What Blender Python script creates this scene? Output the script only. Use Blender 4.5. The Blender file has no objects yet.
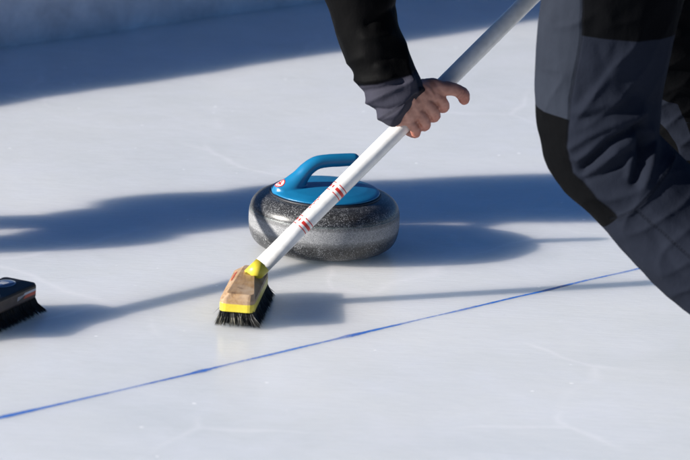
import bpy, bmesh, math, random
import numpy as np
from mathutils import Vector, Matrix
from mathutils.bvhtree import BVHTree
from mathutils import noise as mnoise
random.seed(7); rng = np.random.default_rng(7)
R = math.radians
scene = bpy.context.scene
COL = scene.collection
A = np.array

def nrm(v):
    v = A(v, float); return v / (np.linalg.norm(v) + 1e-12)

# ------------------------------------------------------------------ objects
def mesh_obj(name, verts, faces, mats, parent=None, fmat=None, smooth=True, attrs=None):
    me = bpy.data.meshes.new(name)
    me.from_pydata([tuple(map(float, v)) for v in verts], [], [tuple(int(i) for i in f) for f in faces])
    if not isinstance(mats, (list, tuple)): mats = [mats]
    for m in mats: me.materials.append(m)
    if fmat is not None: me.polygons.foreach_set('material_index', list(map(int, fmat)))
    if smooth: me.polygons.foreach_set('use_smooth', [True] * len(me.polygons))
    if attrs:
        for k, vals in attrs.items():
            at = me.attributes.new(k, 'FLOAT', 'POINT'); at.data.foreach_set('value', np.asarray(vals, np.float32))
    me.update()
    o = bpy.data.objects.new(name, me); COL.objects.link(o)
    if parent is not None: o.parent = parent
    return o

def tag(o, label=None, cat=None, group=None, kind=None):
    if label: o['label'] = label
    if cat: o['category'] = cat
    if group: o['group'] = group
    if kind: o['kind'] = kind
    return o

def empty(name, loc=(0, 0, 0)):
    o = bpy.data.objects.new(name, None); COL.objects.link(o); o.location = loc
    o.empty_display_size = .05
    return o

class MB:
    """collects closed shapes"""
    def __init__(s): s.v = []; s.f = []; s.m = []; s.n = 0
    def add(s, v, f, m=0):
        s.v += [tuple(x) for x in v]; s.f += [tuple(i + s.n for i in q) for q in f]; s.m += [m] * len(f); s.n = len(s.v)
    def build(s, name, mats, parent=None, smooth=True): return mesh_obj(name, s.v, s.f, mats, parent, s.m, smooth)

def catmull(P, k):
    P = [A(p, float) for p in P]
    if len(P) < 3 or k < 2:
        out = []
        for i in range(len(P) - 1):
            for j in range(max(k, 1)): out.append(P[i] + (P[i + 1] - P[i]) * j / max(k, 1))
        return out + [P[-1]]
    Q = [2 * P[0] - P[1]] + P + [2 * P[-1] - P[-2]]
    out = []
    for i in range(1, len(Q) - 2):
        a, b, c, d = Q[i - 1:i + 3]
        for j in range(k):
            t = j / k
            out.append(.5 * ((2 * b) + (-a + c) * t + (2 * a - 5 * b + 4 * c - d) * t * t + (-a + 3 * b - 3 * c + d) * t ** 3))
    return out + [P[-1]]

def tube(pts, rad, hint=(0, 0, 1), seg=20, k=4, cap=True):
    """closed lofted tube; rad entries r or (ra, rb): ra along hint-perpendicular side, rb the other"""
    rr = [(r, r) if np.isscalar(r) else tuple(r) for r in rad]
    C4 = catmull([A([*p, *r]) for p, r in zip(pts, rr)], k)
    P = [c[:3] for c in C4]; RA = [max(c[3], 1e-4) for c in C4]; RB = [max(c[4], 1e-4) for c in C4]
    n = len(P)
    T = []
    for i in range(n):
        T.append(nrm(P[min(i + 1, n - 1)] - P[max(i - 1, 0)]))
    if cap:
        m = (RA[0] + RB[0]) / 2; p0 = P[0]; t0 = T[0]; a0, b0 = RA[0], RB[0]
        pre = []
        for q in (.97, .8, .5, .2):
            pre.append((p0 - t0 * m * q, t0, a0 * math.sqrt(1 - q * q), b0 * math.sqrt(1 - q * q)))
        m = (RA[-1] + RB[-1]) / 2; p1 = P[-1]; t1 = T[-1]; a1, b1 = RA[-1], RB[-1]
        post = []
        for q in (.2, .5, .8, .97):
            post.append((p1 + t1 * m * q, t1, a1 * math.sqrt(1 - q * q), b1 * math.sqrt(1 - q * q)))
        rings = pre + list(zip(P, T, RA, RB)) + post
    else: rings = list(zip(P, T, RA, RB))
    V = []; F = []
    h = A(hint, float)
    for (p, t, a, b) in rings:
        s = np.cross(h, t)
        if np.linalg.norm(s) < 1e-4: s = np.cross(A([.3, .9, .1]), t)
        s = nrm(s); u = nrm(np.cross(t, s))
        for j in range(seg):
            th = 2 * math.pi * j / seg
            V.append(p + s * a * math.cos(th) + u * b * math.sin(th))
    L = len(rings)
    for i in range(L - 1):
        for j in range(seg):
            j2 = (j + 1) % seg
            F.append((i * seg + j, i * seg + j2, (i + 1) * seg + j2, (i + 1) * seg + j))
    F.append(tuple(reversed(range(seg)))); F.append(tuple((L - 1) * seg + j for j in range(seg)))
    return V, F

def ball(c, r, axes=None, seg=20):
    r = (r, r, r) if np.isscalar(r) else r
    c = A(c, float); X = np.eye(3) if axes is None else A(axes, float)
    V = []; F = []; nr = seg // 2
    for i in range(1, nr):
        ph = math.pi * i / nr
        for j in range(seg):
            th = 2 * math.pi * j / seg
            l = A([math.sin(ph) * math.cos(th) * r[0], math.sin(ph) * math.sin(th) * r[1], math.cos(ph) * r[2]])
            V.append(c + X[0] * l[0] + X[1] * l[1] + X[2] * l[2])
    top = len(V); V.append(c + X[2] * r[2]); V.append(c - X[2] * r[2])
    for i in range(nr - 2):
        for j in range(seg):
            j2 = (j + 1) % seg
            F.append((i * seg + j, (i + 1) * seg + j, (i + 1) * seg + j2, i * seg + j2))
    for j in range(seg):
        j2 = (j + 1) % seg
        F.append((top, j, j2)); F.append((top + 1, (nr - 2) * seg + j2, (nr - 2) * seg + j))
    return V, F

def remesh(shapes, voxel, smooth=6, fac=.5):
    """fuse closed shapes into one continuous surface -> (verts Nx3, faces list)"""
    mb = MB()
    for s in shapes: mb.add(*s)
    me = bpy.data.meshes.new('tmp'); me.from_pydata(mb.v, [], mb.f); me.update()
    o = bpy.data.objects.new('tmp', me); COL.objects.link(o)
    md = o.modifiers.new('r', 'REMESH'); md.mode = 'VOXEL'; md.voxel_size = voxel; md.adaptivity = 0
    if smooth:
        sm = o.modifiers.new('s', 'SMOOTH'); sm.factor = fac; sm.iterations = smooth
    dg = bpy.context.evaluated_depsgraph_get(); dg.update()
    ev = o.evaluated_get(dg); m2 = ev.to_mesh()
    v = np.empty(len(m2.vertices) * 3, np.float32); m2.vertices.foreach_get('co', v); v = v.reshape(-1, 3).astype(float)
    f = [tuple(p.vertices) for p in m2.polygons]
    nn = np.empty(len(m2.vertices) * 3, np.float32); m2.vertices.foreach_get('normal', nn); nn = nn.reshape(-1, 3).astype(float)
    ev.to_mesh_clear()
    bpy.data.objects.remove(o); bpy.data.meshes.remove(me)
    return v, f, nn

# ------------------------------------------------------------------ materials
class N:
    def __init__(s, name):
        s.m = bpy.data.materials.new(name); s.m.use_nodes = True
        s.t = s.m.node_tree; s.b = s.t.nodes['Principled BSDF']; s.out = s.t.nodes['Material Output']
    def n(s, typ, **kw):
        x = s.t.nodes.new(typ)
        for k, v in kw.items():
            if k.startswith('i_'):
                key = k[2:].replace('_', ' '); x.inputs[key].default_value = v
            else: setattr(x, k, v)
        return x
    def l(s, a, b): s.t.links.new(a, b)
    def setb(s, **kw):
        for k, v in kw.items(): s.b.inputs[k.replace('_', ' ')].default_value = v
    def coord(s, scale=(1, 1, 1), rot=(0, 0, 0), kind='Object', loc=(0, 0, 0)):
        c = s.n('ShaderNodeTexCoord'); mp = s.n('ShaderNodeMapping')
        mp.inputs['Scale'].default_value = scale; mp.inputs['Rotation'].default_value = rot; mp.inputs['Location'].default_value = loc
        s.l(c.outputs[kind], mp.inputs[0]); return mp.outputs[0]
    def noise(s, vec, scale, detail=4, rough=.5, dist=0):
        x = s.n('ShaderNodeTexNoise'); x.inputs['Scale'].default_value = scale; x.inputs['Detail'].default_value = detail
        x.inputs['Roughness'].default_value = rough; x.inputs['Distortion'].default_value = dist; s.l(vec, x.inputs['Vector']); return x.outputs[0]
    def ramp(s, fac, stops, interp='LINEAR'):
        x = s.n('ShaderNodeValToRGB'); x.color_ramp.interpolation = interp
        e = x.color_ramp.elements
        while len(e) > 1: e.remove(e[0])
        e[0].position = stops[0][0]; e[0].color = (*stops[0][1], 1) if not np.isscalar(stops[0][1]) else (stops[0][1],) * 3 + (1,)
        for p, c in stops[1:]:
            q = e.new(p); q.color = (*c, 1) if not np.isscalar(c) else (c, c, c, 1)
        s.l(fac, x.inputs[0]); return x.outputs[0]
    def mix(s, fac, a, b, typ='MIX'):
        x = s.n('ShaderNodeMix', data_type='RGBA', blend_type=typ)
        for sock, v in ((x.inputs[0], fac), (x.inputs[6], a), (x.inputs[7], b)):
            if hasattr(v, 'is_output') or hasattr(v, 'links'): s.l(v, sock)
            elif np.isscalar(v): sock.default_value = v if sock == x.inputs[0] else (v, v, v, 1)
            else: sock.default_value = (*v, 1) if len(v) == 3 else v
        return x.outputs[2]
    def math(s, op, a, b=None, clamp=False):
        x = s.n('ShaderNodeMath', operation=op, use_clamp=clamp)
        for i, v in enumerate((a, b)):
            if v is None: continue
            if np.isscalar(v): x.inputs[i].default_value = v
            else: s.l(v, x.inputs[i])
        return x.outputs[0]
    def attr(s, name):
        return s.n('ShaderNodeAttribute', attribute_name=name).outputs['Fac']
    def bump(s, h, strength=.3, dist=.01, normal=None):
        x = s.n('ShaderNodeBump'); x.inputs['Strength'].default_value = strength; x.inputs['Distance'].default_value = dist
        s.l(h, x.inputs['Height'])
        if normal is not None: s.l(normal, x.inputs['Normal'])
        return x.outputs[0]

def simple(name, col, rough=.5, spec=.5, var=.08, scale=40, coat=0, bump=0, metal=0):
    m = N(name); v = m.coord()
    f = m.noise(v, scale, 4)
    c = A(col)
    m.l(m.ramp(f, [(.3, tuple(c * (1 - var))), (.7, tuple(np.minimum(c * (1 + var), 1)))]), m.b.inputs['Base Color'])
    m.setb(Roughness=rough, Metallic=metal); m.b.inputs['Specular IOR Level'].default_value = spec; m.b.inputs['Coat Weight'].default_value = coat
    if bump: m.l(m.bump(m.noise(v, scale * 3, 4), bump, .002), m.b.inputs['Normal'])
    return m.m

# --- ice
def ice_material():
    m = N('ice'); v = m.coord()
    big = m.noise(v, 1.3, 5, .55, .4); mid = m.noise(v, 7, 5, .6, .3)
    base = m.ramp(big, [(.34, (.69, .718, .728)), (.66, (.80, .812, .806))])
    base = m.mix(m.math('MULTIPLY', m.ramp(mid, [(.42, 0), (.66, 1)]), .5), base, (.79, .81, .84))
    # long shallow scrape marks (sweeping / scraper passes)
    vs = m.coord(scale=(1.2, 26, 1), rot=(0, 0, R(-14)))
    st = m.noise(vs, 6, 6, .65, .15)
    vs2 = m.coord(scale=(1.0, 60, 1), rot=(0, 0, R(-31)))
    st2 = m.noise(vs2, 5, 5, .6, .1)
    msk = m.ramp(m.noise(m.coord(loc=(3, 1, 0)), 1.6, 3), [(.4, 0), (.62, 1)])
    base = m.mix(m.math('MULTIPLY', m.math('MULTIPLY', m.ramp(st, [(.5, 0), (.72, 1)]), msk), .42), base, (.86, .87, .885))
    base = m.mix(m.math('MULTIPLY', m.ramp(st2, [(.56, 0), (.74, 1)]), .25), base, (.86, .87, .885))
    # fine pale hairline cracks and scratches
    vo = m.n('ShaderNodeTexVoronoi', feature='DISTANCE_TO_EDGE'); vo.inputs['Scale'].default_value = 1.35; vo.inputs['Randomness'].default_value = 1
    vd = m.n('ShaderNodeVectorMath', operation='ADD')
    nz = m.n('ShaderNodeTexNoise'); nz.inputs['Scale'].default_value = 2.2; nz.inputs['Detail'].default_value = 3
    sc = m.n('ShaderNodeVectorMath', operation='SCALE'); sc.inputs[3].default_value = .25
    m.l(v, nz.inputs['Vector']); m.l(nz.outputs[1], sc.inputs[0]); m.l(v, vd.inputs[0]); m.l(sc.outputs[0], vd.inputs[1]); m.l(vd.outputs[0], vo.inputs['Vector'])
    crack = m.ramp(vo.outputs[0], [(0, 1), (.005, .6), (.016, 0)])
    cm = m.ramp(m.noise(m.coord(loc=(7, 2, 0)), 2.4, 2), [(.47, 0), (.6, 1)])
    base = m.mix(m.math('MULTIPLY', m.math('MULTIPLY', crack, cm), .45), base, (.92, .92, .93))
    # flecks of snow / pebble chips
    fl = m.n('ShaderNodeTexVoronoi', feature='F1'); fl.inputs['Scale'].default_value = 38; m.l(m.coord(scale=(.7, 1, 1)), fl.inputs['Vector'])
    sel = m.n('ShaderNodeSeparateColor'); m.l(fl.outputs['Color'], sel.inputs[0])
    fs = m.math('MULTIPLY', m.math('LESS_THAN', fl.outputs['Distance'], m.math('MULTIPLY', sel.outputs[1], .11)), m.math('GREATER_THAN', sel.outputs[0], .74))
    fm = m.ramp(m.noise(m.coord(loc=(1, 5, 0)), 3.0, 3), [(.42, 0), (.55, 1)])
    fs = m.math('MULTIPLY', fs, fm)
    base = m.mix(m.math('MULTIPLY', fs, .85), base, (.95, .95, .95))
    m.l(base, m.b.inputs['Base Color'])
    # wet-looking polish, uneven
    rg = m.ramp(m.noise(v, 3.1, 5, .6, .3), [(.3, .06), (.7, .19)])
    m.l(m.math('ADD', rg, m.math('MULTIPLY', fs, .4), True), m.b.inputs['Roughness'])
    m.b.inputs['IOR'].default_value = 1.31; m.b.inputs['Specular IOR Level'].default_value = .5
    m.b.subsurface_method = 'BURLEY'; m.b.inputs['Subsurface Weight'].default_value = .95; m.b.inputs['Subsurface Radius'].default_value = (.85, .95, 1.0); m.b.inputs['Subsurface Scale'].default_value = .155
    b1 = m.bump(m.noise(v, 26, 6, .66), .22, .004)
    b2 = m.bump(m.math('ADD', st, m.math('MULTIPLY', st2, .7)), .16, .003, b1)
    b3 = m.bump(fs, .5, .003, b2)
    m.l(b3, m.b.inputs['Normal'])
    return m.m

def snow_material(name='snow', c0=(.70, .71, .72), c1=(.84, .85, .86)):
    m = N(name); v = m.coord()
    f = m.noise(v, 7, 9, .7, .3)
    m.l(m.ramp(f, [(.3, c0), (.7, c1)]), m.b.inputs['Base Color']); m.setb(Roughness=.8); m.b.inputs['Specular IOR Level'].default_value = .2
    m.l(m.bump(m.noise(v, 11, 9, .68), .35, .03), m.b.inputs['Normal'])
    return m.m

# --- stone
def granite():
    m = N('granite'); v = m.coord()
    c = m.n('ShaderNodeTexCoord'); sp = m.n('ShaderNodeSeparateXYZ'); m.l(c.outputs['Object'], sp.inputs[0]); z = sp.outputs[2]
    wob = m.math('MULTIPLY', m.math('SUBTRACT', m.noise(v, 55, 3), .5), .006)
    zz = m.math('ADD', z, wob)
    # speckles of three sizes
    def vor(scale, thr, seedloc):
        x = m.n('ShaderNodeTexVoronoi', feature='F1'); x.inputs['Scale'].default_value = scale; m.l(m.coord(loc=seedloc), x.inputs['Vector'])
        s = m.n('ShaderNodeSeparateColor'); m.l(x.outputs['Color'], s.inputs[0]); return s.outputs[0], x.outputs['Distance']
    a, da = vor(950, 0, (0, 0, 0)); b, db = vor(600, 0, (3, 1, 2)); d, dd = vor(1300, 0, (5, 1, 1))
    clump = m.noise(v, 48, 4, .6)
    dark = m.ramp(d, [(0, .008), (.5, .02), (.8, .05), (.97, .12), (1, .22)])
    g1 = m.math('GREATER_THAN', m.math('ADD', b, m.math('MULTIPLY', clump, .35)), 1.09)
    dark = m.mix(m.math('MULTIPLY', g1, .7), dark, (.17, .175, .18))
    g2 = m.math('GREATER_THAN', m.math('ADD', a, m.math('MULTIPLY', clump, .45)), 1.19)
    dark = m.mix(m.math('MULTIPLY', g2, .8), dark, (.36, .365, .37))
    light = m.ramp(a, [(0, (.11, .115, .12)), (.3, (.20, .205, .21)), (.8, (.27, .27, .275)), (1, (.38, .38, .38))], 'LINEAR')
    midc = m.mix(.5, dark, light)
    bandm = m.math('MULTIPLY', m.ramp(zz, [(.0465, 0), (.0505, 1)]), m.ramp(zz, [(.0715, 1), (.0745, 0)]))
    softm = m.math('MULTIPLY', m.ramp(zz, [(.038, 0), (.044, 1)]), m.ramp(zz, [(.0790, 1), (.0805, 0)]))
    col = m.mix(m.math('MULTIPLY', softm, .8), dark, midc)
    col = m.mix(bandm, col, light)
    line = m.math('MULTIPLY', m.ramp(z, [(.0796, 0), (.0800, 1)]), m.ramp(z, [(.0810, 1), (.0814, 0)]))
    col = m.mix(m.math('MULTIPLY', line, .55), col, (.16, .26, .25))
    m.l(col, m.b.inputs['Base Color'])
    rg = m.ramp(m.math('ADD', m.math('MULTIPLY', softm, .6), m.math('MULTIPLY', bandm, .2)), [(0, .32), (.6, .52), (.8, .6)])
    m.l(rg, m.b.inputs['Roughness'])
    m.l(m.bump(a, .10, .0006), m.b.inputs['Normal'])
    return m.m

def blue_plastic():
    m = N('blue_plastic'); v = m.coord()
    f = m.noise(v, 22, 5, .6)
    m.l(m.ramp(f, [(.3, (.005, .130, .275)), (.7, (.008, .160, .325))]), m.b.inputs['Base Color'])
    m.l(m.ramp(m.noise(v, 60, 5, .7), [(.3, .30), (.7, .42)]), m.b.inputs['Roughness'])
    m.l(m.bump(m.noise(v, 900, 2), .06, .0006), m.b.inputs['Normal'])
    return m.m

def wood():
    m = N('worn_wood'); vs = m.coord(scale=(9, 1.2, 9))
    g = m.noise(vs, 14, 8, .65, .6)
    w = m.noise(m.coord(), 28, 6, .6)
    c = m.ramp(g, [(.25, (.20, .105, .045)), (.5, (.36, .215, .10)), (.75, (.47, .31, .165))])
    c = m.mix(m.math('MULTIPLY', m.ramp(w, [(.45, 0), (.65, 1)]), .55), c, (.50, .40, .30))
    st = m.ramp(m.noise(m.coord(loc=(2, 3, 1)), 45, 5, .7), [(.58, 0), (.66, 1)])
    c = m.mix(m.math('MULTIPLY', st, .6), c, (.10, .055, .03))
    m.l(c, m.b.inputs['Base Color']); m.setb(Roughness=.55)
    m.l(m.bump(g, .3, .001), m.b.inputs['Normal'])
    return m.m

def yellow_paint():
    m = N('yellow_paint'); v = m.coord()
    c = m.ramp(m.noise(v, 60, 5, .65), [(.3, (.62, .48, .03)), (.7, (.76, .62, .06))])
    ch = m.ramp(m.noise(v, 170, 5, .7), [(.66, 0), (.7, 1)])
    c = m.mix(m.math('MULTIPLY', ch, .8), c, (.28, .18, .06))
    m.l(c, m.b.inputs['Base Color']); m.setb(Roughness=.4)
    return m.m

def fabric(name, base, accents=(), weave=1500, seam=True, var=.10, rough=.75, spec=.03):
    """accents: list of (attribute, colour): signed distance > 0 takes the colour"""
    m = N(name); v = m.coord()
    f = m.noise(v, 16, 6, .6); c0 = A(base)
    col = m.ramp(f, [(.3, tuple(c0 * (1 - var))), (.7, tuple(c0 * (1 + var)))])
    for at, c in accents:
        k = m.math('MULTIPLY', m.attr(at), 900.); k = m.math('ADD', k, .5, True)
        c1 = A(c); cc = m.ramp(f, [(.3, tuple(c1 * (1 - var))), (.7, tuple(c1 * (1 + var)))])
        col = m.mix(k, col, cc)
    h = m.noise(m.coord(scale=(1, 1, 1)), weave, 2)
    nb = m.bump(h, .25, .0006)
    fine = m.bump(m.noise(m.coord(scale=(1, 1, .6)), 60, 5, .62), .35, .004, nb)
    nb = fine
    if seam:
        sd = m.attr('seam')
        s = m.ramp(m.math('MULTIPLY', sd, 100.), [(0, 1), (.12, .85), (.40, 0)])
        col = m.mix(m.math('MULTIPLY', s, .5), col, tuple(c0 * .35))
        nb = m.bump(m.math('MULTIPLY', s, -1.), .6, .002, nb)
    m.l(col, m.b.inputs['Base Color']); m.setb(Roughness=rough); m.b.inputs['Specular IOR Level'].default_value = spec
    
    m.l(nb, m.b.inputs['Normal'])
    return m.m

def skin():
    m = N('skin'); v = m.coord()
    f = m.noise(v, 45, 5, .6); g = m.noise(v, 210, 4, .6)
    c = m.ramp(f, [(.3, (.40, .185, .130)), (.7, (.49, .25, .185))])
    c = m.mix(m.math('MULTIPLY', m.ramp(g, [(.5, 0), (.75, 1)]), .25), c, (.34, .13, .095))
    red = m.attr('red')
    c = m.mix(m.math('MULTIPLY', red, .75), c, (.42, .12, .075))
    m.l(c, m.b.inputs['Base Color']); m.setb(Roughness=.48)
    m.b.inputs['Subsurface Weight'].default_value = .12; m.b.inputs['Subsurface Radius'].default_value = (.004, .0015, .0008); m.b.inputs['Subsurface Scale'].default_value = 1.0
    nb = m.bump(m.noise(v, 520, 4, .6), .25, .0008)
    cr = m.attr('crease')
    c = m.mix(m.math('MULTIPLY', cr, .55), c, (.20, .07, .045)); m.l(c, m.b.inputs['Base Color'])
    m.l(nb, m.b.inputs['Normal'])
    return m.m

M = dict(
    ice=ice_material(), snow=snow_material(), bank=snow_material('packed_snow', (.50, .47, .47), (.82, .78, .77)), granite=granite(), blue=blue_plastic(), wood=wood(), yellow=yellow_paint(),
    shadeyellow=simple('shaded_yellow', (.22, .17, .03), .6, .3, .4, 60),  # yellow darkened to paint in the shade of the socket gap
    dark_trim=simple('plain_dark', (.02, .022, .03), .5),
    white=simple('white_lacquer', (.70, .69, .66), .30, .5, .09, 70, coat=.3),
    red=simple('red_print', (.55, .03, .02), .4), stickerwhite=simple('sticker_white', (.62, .58, .58), .4),
    bristle=simple('dark_bristles', (.012, .012, .011), .55, .4, .5, 300), bristle2=simple('black_bristles', (.006, .006, .006), .6, .3, .4, 300),
    tuft=simple('pale_bristle_tips', (.16, .15, .11), .6, .3, .4, 300),
    blackwood=simple('black_lacquer', (.008, .008, .010), .5, .25, .3, 30), brownwood=simple('dark_brown_wood', (.075, .055, .043), .5, .5, .25, 60),
    grey=simple('silver_grey_print', (.30, .36, .42), .35), palewhite=simple('white_print', (.55, .57, .6), .4), orange=simple('red_orange_print', (.62, .09, .04), .4), navyprint=simple('navy_print', (.05, .09, .2), .4),
    skin=skin(), shoe=simple('black_shoe_leather', (.02, .02, .022), .5, .5, .2, 60, bump=.2), sole=simple('grey_shoe_sole', (.12, .12, .12), .7),
    hair=simple('brown_hair', (.05, .03, .018), .5, .5, .4, 90, bump=.8), nail=simple('fingernail', (.62, .36, .29), .3), eyew=simple('eye_white', (.75, .73, .7), .2), iris=simple('iris', (.05, .07, .08), .2),
    lip=simple('lip', (.40, .14, .11), .45), knit=simple('navy_knit', (.02, .03, .06), .9, .2, .3, 200, bump=.8), lineblue=None)

# ------------------------------------------------------------------ world, sun, camera
SUN_AZ = A([.954, .301]); EL = 19.2
w = bpy.data.worlds.new('World'); scene.world = w; w.use_nodes = True
sky = w.node_tree.nodes.new('ShaderNodeTexSky'); sky.sky_type = 'NISHITA'; sky.sun_disc = False
sky.sun_elevation = R(EL); sky.sun_rotation = math.atan2(-SUN_AZ[0], -SUN_AZ[1]); sky.altitude = 1500; sky.air_density = 1.0; sky.dust_density = .1; sky.ozone_density = 9
bg = w.node_tree.nodes['Background']; w.node_tree.links.new(sky.outputs[0], bg.inputs[0]); bg.inputs[1].default_value = .046
sl = bpy.data.lights.new('sun', 'SUN'); sl.energy = 5.0; sl.angle = R(.55); sl.color = (1.0, .955, .89)
so = bpy.data.objects.new('sun', sl); COL.objects.link(so)
d = Vector((SUN_AZ[0] * math.cos(R(EL)), SUN_AZ[1] * math.cos(R(EL)), -math.sin(R(EL))))
so.rotation_euler = d.to_track_quat('-Z', 'Y').to_euler(); so.location = (-4, -1, 3)

cd = bpy.data.cameras.new('camera'); cam = bpy.data.objects.new('camera', cd); COL.objects.link(cam); scene.camera = cam
cd.sensor_width = 36; cd.lens = 3250 / 690 * 36; cd.clip_end = 3000; cd.clip_start = .1
rot = Matrix.Rotation(math.pi / 2 - R(15.5), 4, 'X') @ Matrix.Rotation(R(3), 4, 'Z')
cam.matrix_world = Matrix.Translation((0.0414, -6.0512, 1.7168)) @ rot
cd.dof.use_dof = True; cd.dof.focus_distance = 6.15; cd.dof.aperture_fstop = 5.6
scene.view_settings.view_transform = 'Standard'; scene.view_settings.look = 'None'; scene.view_settings.gamma = 1
scene.view_settings.use_curve_mapping = False; scene.view_settings.exposure = .93
scene.cycles.use_denoising = True; scene.cycles.max_bounces = 6; scene.cycles.diffuse_bounces = 3; scene.cycles.glossy_bounces = 3; scene.cycles.caustics_reflective = False

# ------------------------------------------------------------------ setting
def sheet(name, x0, x1, y0, y1, z, mat, kind='structure'):
    o = mesh_obj(name, [(x0, y0, z), (x1, y0, z), (x1, y1, z), (x0, y1, z)], [(0, 1, 2, 3)], mat, smooth=False)
    return tag(o, kind=kind)
sheet('snow_ground', -900, 900, -900, 900, -.012, M['snow'])
WD = nrm([.707, .707, 0]); WN = A([.7071, -.7071, 0])   # board direction, and normal towards the rink
WP = A([-.814, 1.618, 0.])                               # a point on the foot of the board
def ice_sheet():
    a = WP - WN * .02
    v = [a - WD * 14, a - WD * 14 + WN * 12, a + WD * 20 + WN * 12, a + WD * 20]
    v += [p - A([0, 0, .4]) for p in v]
    tag(mesh_obj('ice', v, [(0, 1, 2, 3), (7, 6, 5, 4), (0, 4, 5, 1), (1, 5, 6, 2), (2, 6, 7, 3), (3, 7, 4, 0)], M['ice'], smooth=False), kind='structure')
ice_sheet()

def painted_line():
    # hand painted blue line frozen in the ice: thin ribbon with a wavering edge and thin spots
    L0 = A([-.498, -1.101, 0]); u = nrm([1.142, 1.104, 0]); nr = A([-u[1], u[0], 0])
    V = []; F = []; n = 2600; T0 = -4.0; T1 = 7.0
    dens = []
    for i in range(n + 1):
        t = T0 + (T1 - T0) * i / n
        w0 = .0041 + .0028 * mnoise.noise(Vector((t * 5.5, 3, 0))) + .0012 * mnoise.noise(Vector((t * 40, 1, 0)))
        # smudged places where the brush stopped
        for c, s, am in ((.43, .018, .0045), (.78, .025, .004), (.02, .05, .0035), (1.05, .05, .001), (1.3, .06, .0015), (-.3, .03, .003)):
            w0 += am * math.exp(-((t - c) / s) ** 2)
        w0 = max(w0, .0012)
        off = .006 * mnoise.noise(Vector((t * 1.6, 9, 2))) + .002 * mnoise.noise(Vector((t * 9, 4, 2)))
        p = L0 + u * t
        for s in (-1, -.45, .45, 1):
            V.append(p + nr * (off + s * (w0 + .0008 * mnoise.noise(Vector((t * 90, s * 7, 5))))) + A([0, 0, .0008]))
            dens += [0 if abs(s) == 1 else 1]
    for i in range(n):
        for j in range(3): F.append((i * 4 + j, (i + 1) * 4 + j, (i + 1) * 4 + j + 1, i * 4 + j + 1))
    m = N('blue_line_paint'); v = m.coord()
    m.l(m.ramp(m.noise(v, 9, 4), [(.3, (.015, .11, .50)), (.7, (.03, .19, .64))]), m.b.inputs['Base Color'])
    a = m.ramp(m.noise(v, 4.2, 4, .6), [(.34, .55), (.56, 1)])
    a = m.math('MULTIPLY', a, m.ramp(m.attr('dens'), [(0, .0), (.7, 1)]))
    a = m.math('MULTIPLY', a, m.ramp(m.noise(v, 160, 4, .6), [(.3, .55), (.5, 1)]))
    m.l(a, m.b.inputs['Alpha']); m.setb(Roughness=.25)
    tag(mesh_obj('painted_line', V, F, m.m, attrs=dict(dens=dens)), kind='structure')
painted_line()

def rink_board():
    # low packed-snow bank along the edge of the rink
    th = .35; H = .415
    V = []; F = []; n = 900
    prof = [(0, 0), (0.0, .02), (-.004, .07), (-.006, .13), (-.008, .2), (-.012, .25), (-.016, .29), (-.022, .33), (-.035, .375), (-.07, .405), (-.14, H), (-.24, .405), (-th + .02, .38), (-th, .32), (-th - .05, .2), (-th - .1, 0)]
    m = len(prof)
    for i in range(n + 1):
        t = -9 + 22 * i / n
        for (q, z) in prof:
            p = WP + WD * t + WN * q
            am = .010 if z < .05 else .028
            off = am * mnoise.noise(Vector((t * 2.0, z * 5, q * 3))) + .008 * mnoise.noise(Vector((t * 9, z * 20, 4))) * (z > .05)
            dz = (.018 * mnoise.noise(Vector((t * 1.1, 2, 2))) if z > .34 else 0)
            V.append(p + WN * off + A([0, 0, z + dz]))
    for i in range(n):
        for j in range(m - 1): F.append((i * m + j, i * m + j + 1, (i + 1) * m + j + 1, (i + 1) * m + j))
    F.append(tuple(range(m))); F.append(tuple(reversed([n * m + j for j in range(m)])))
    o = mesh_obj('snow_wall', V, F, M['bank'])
    tag(o, 'low wall of packed snow in shade along the edge of the ice rink', 'wall')
rink_board()

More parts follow.
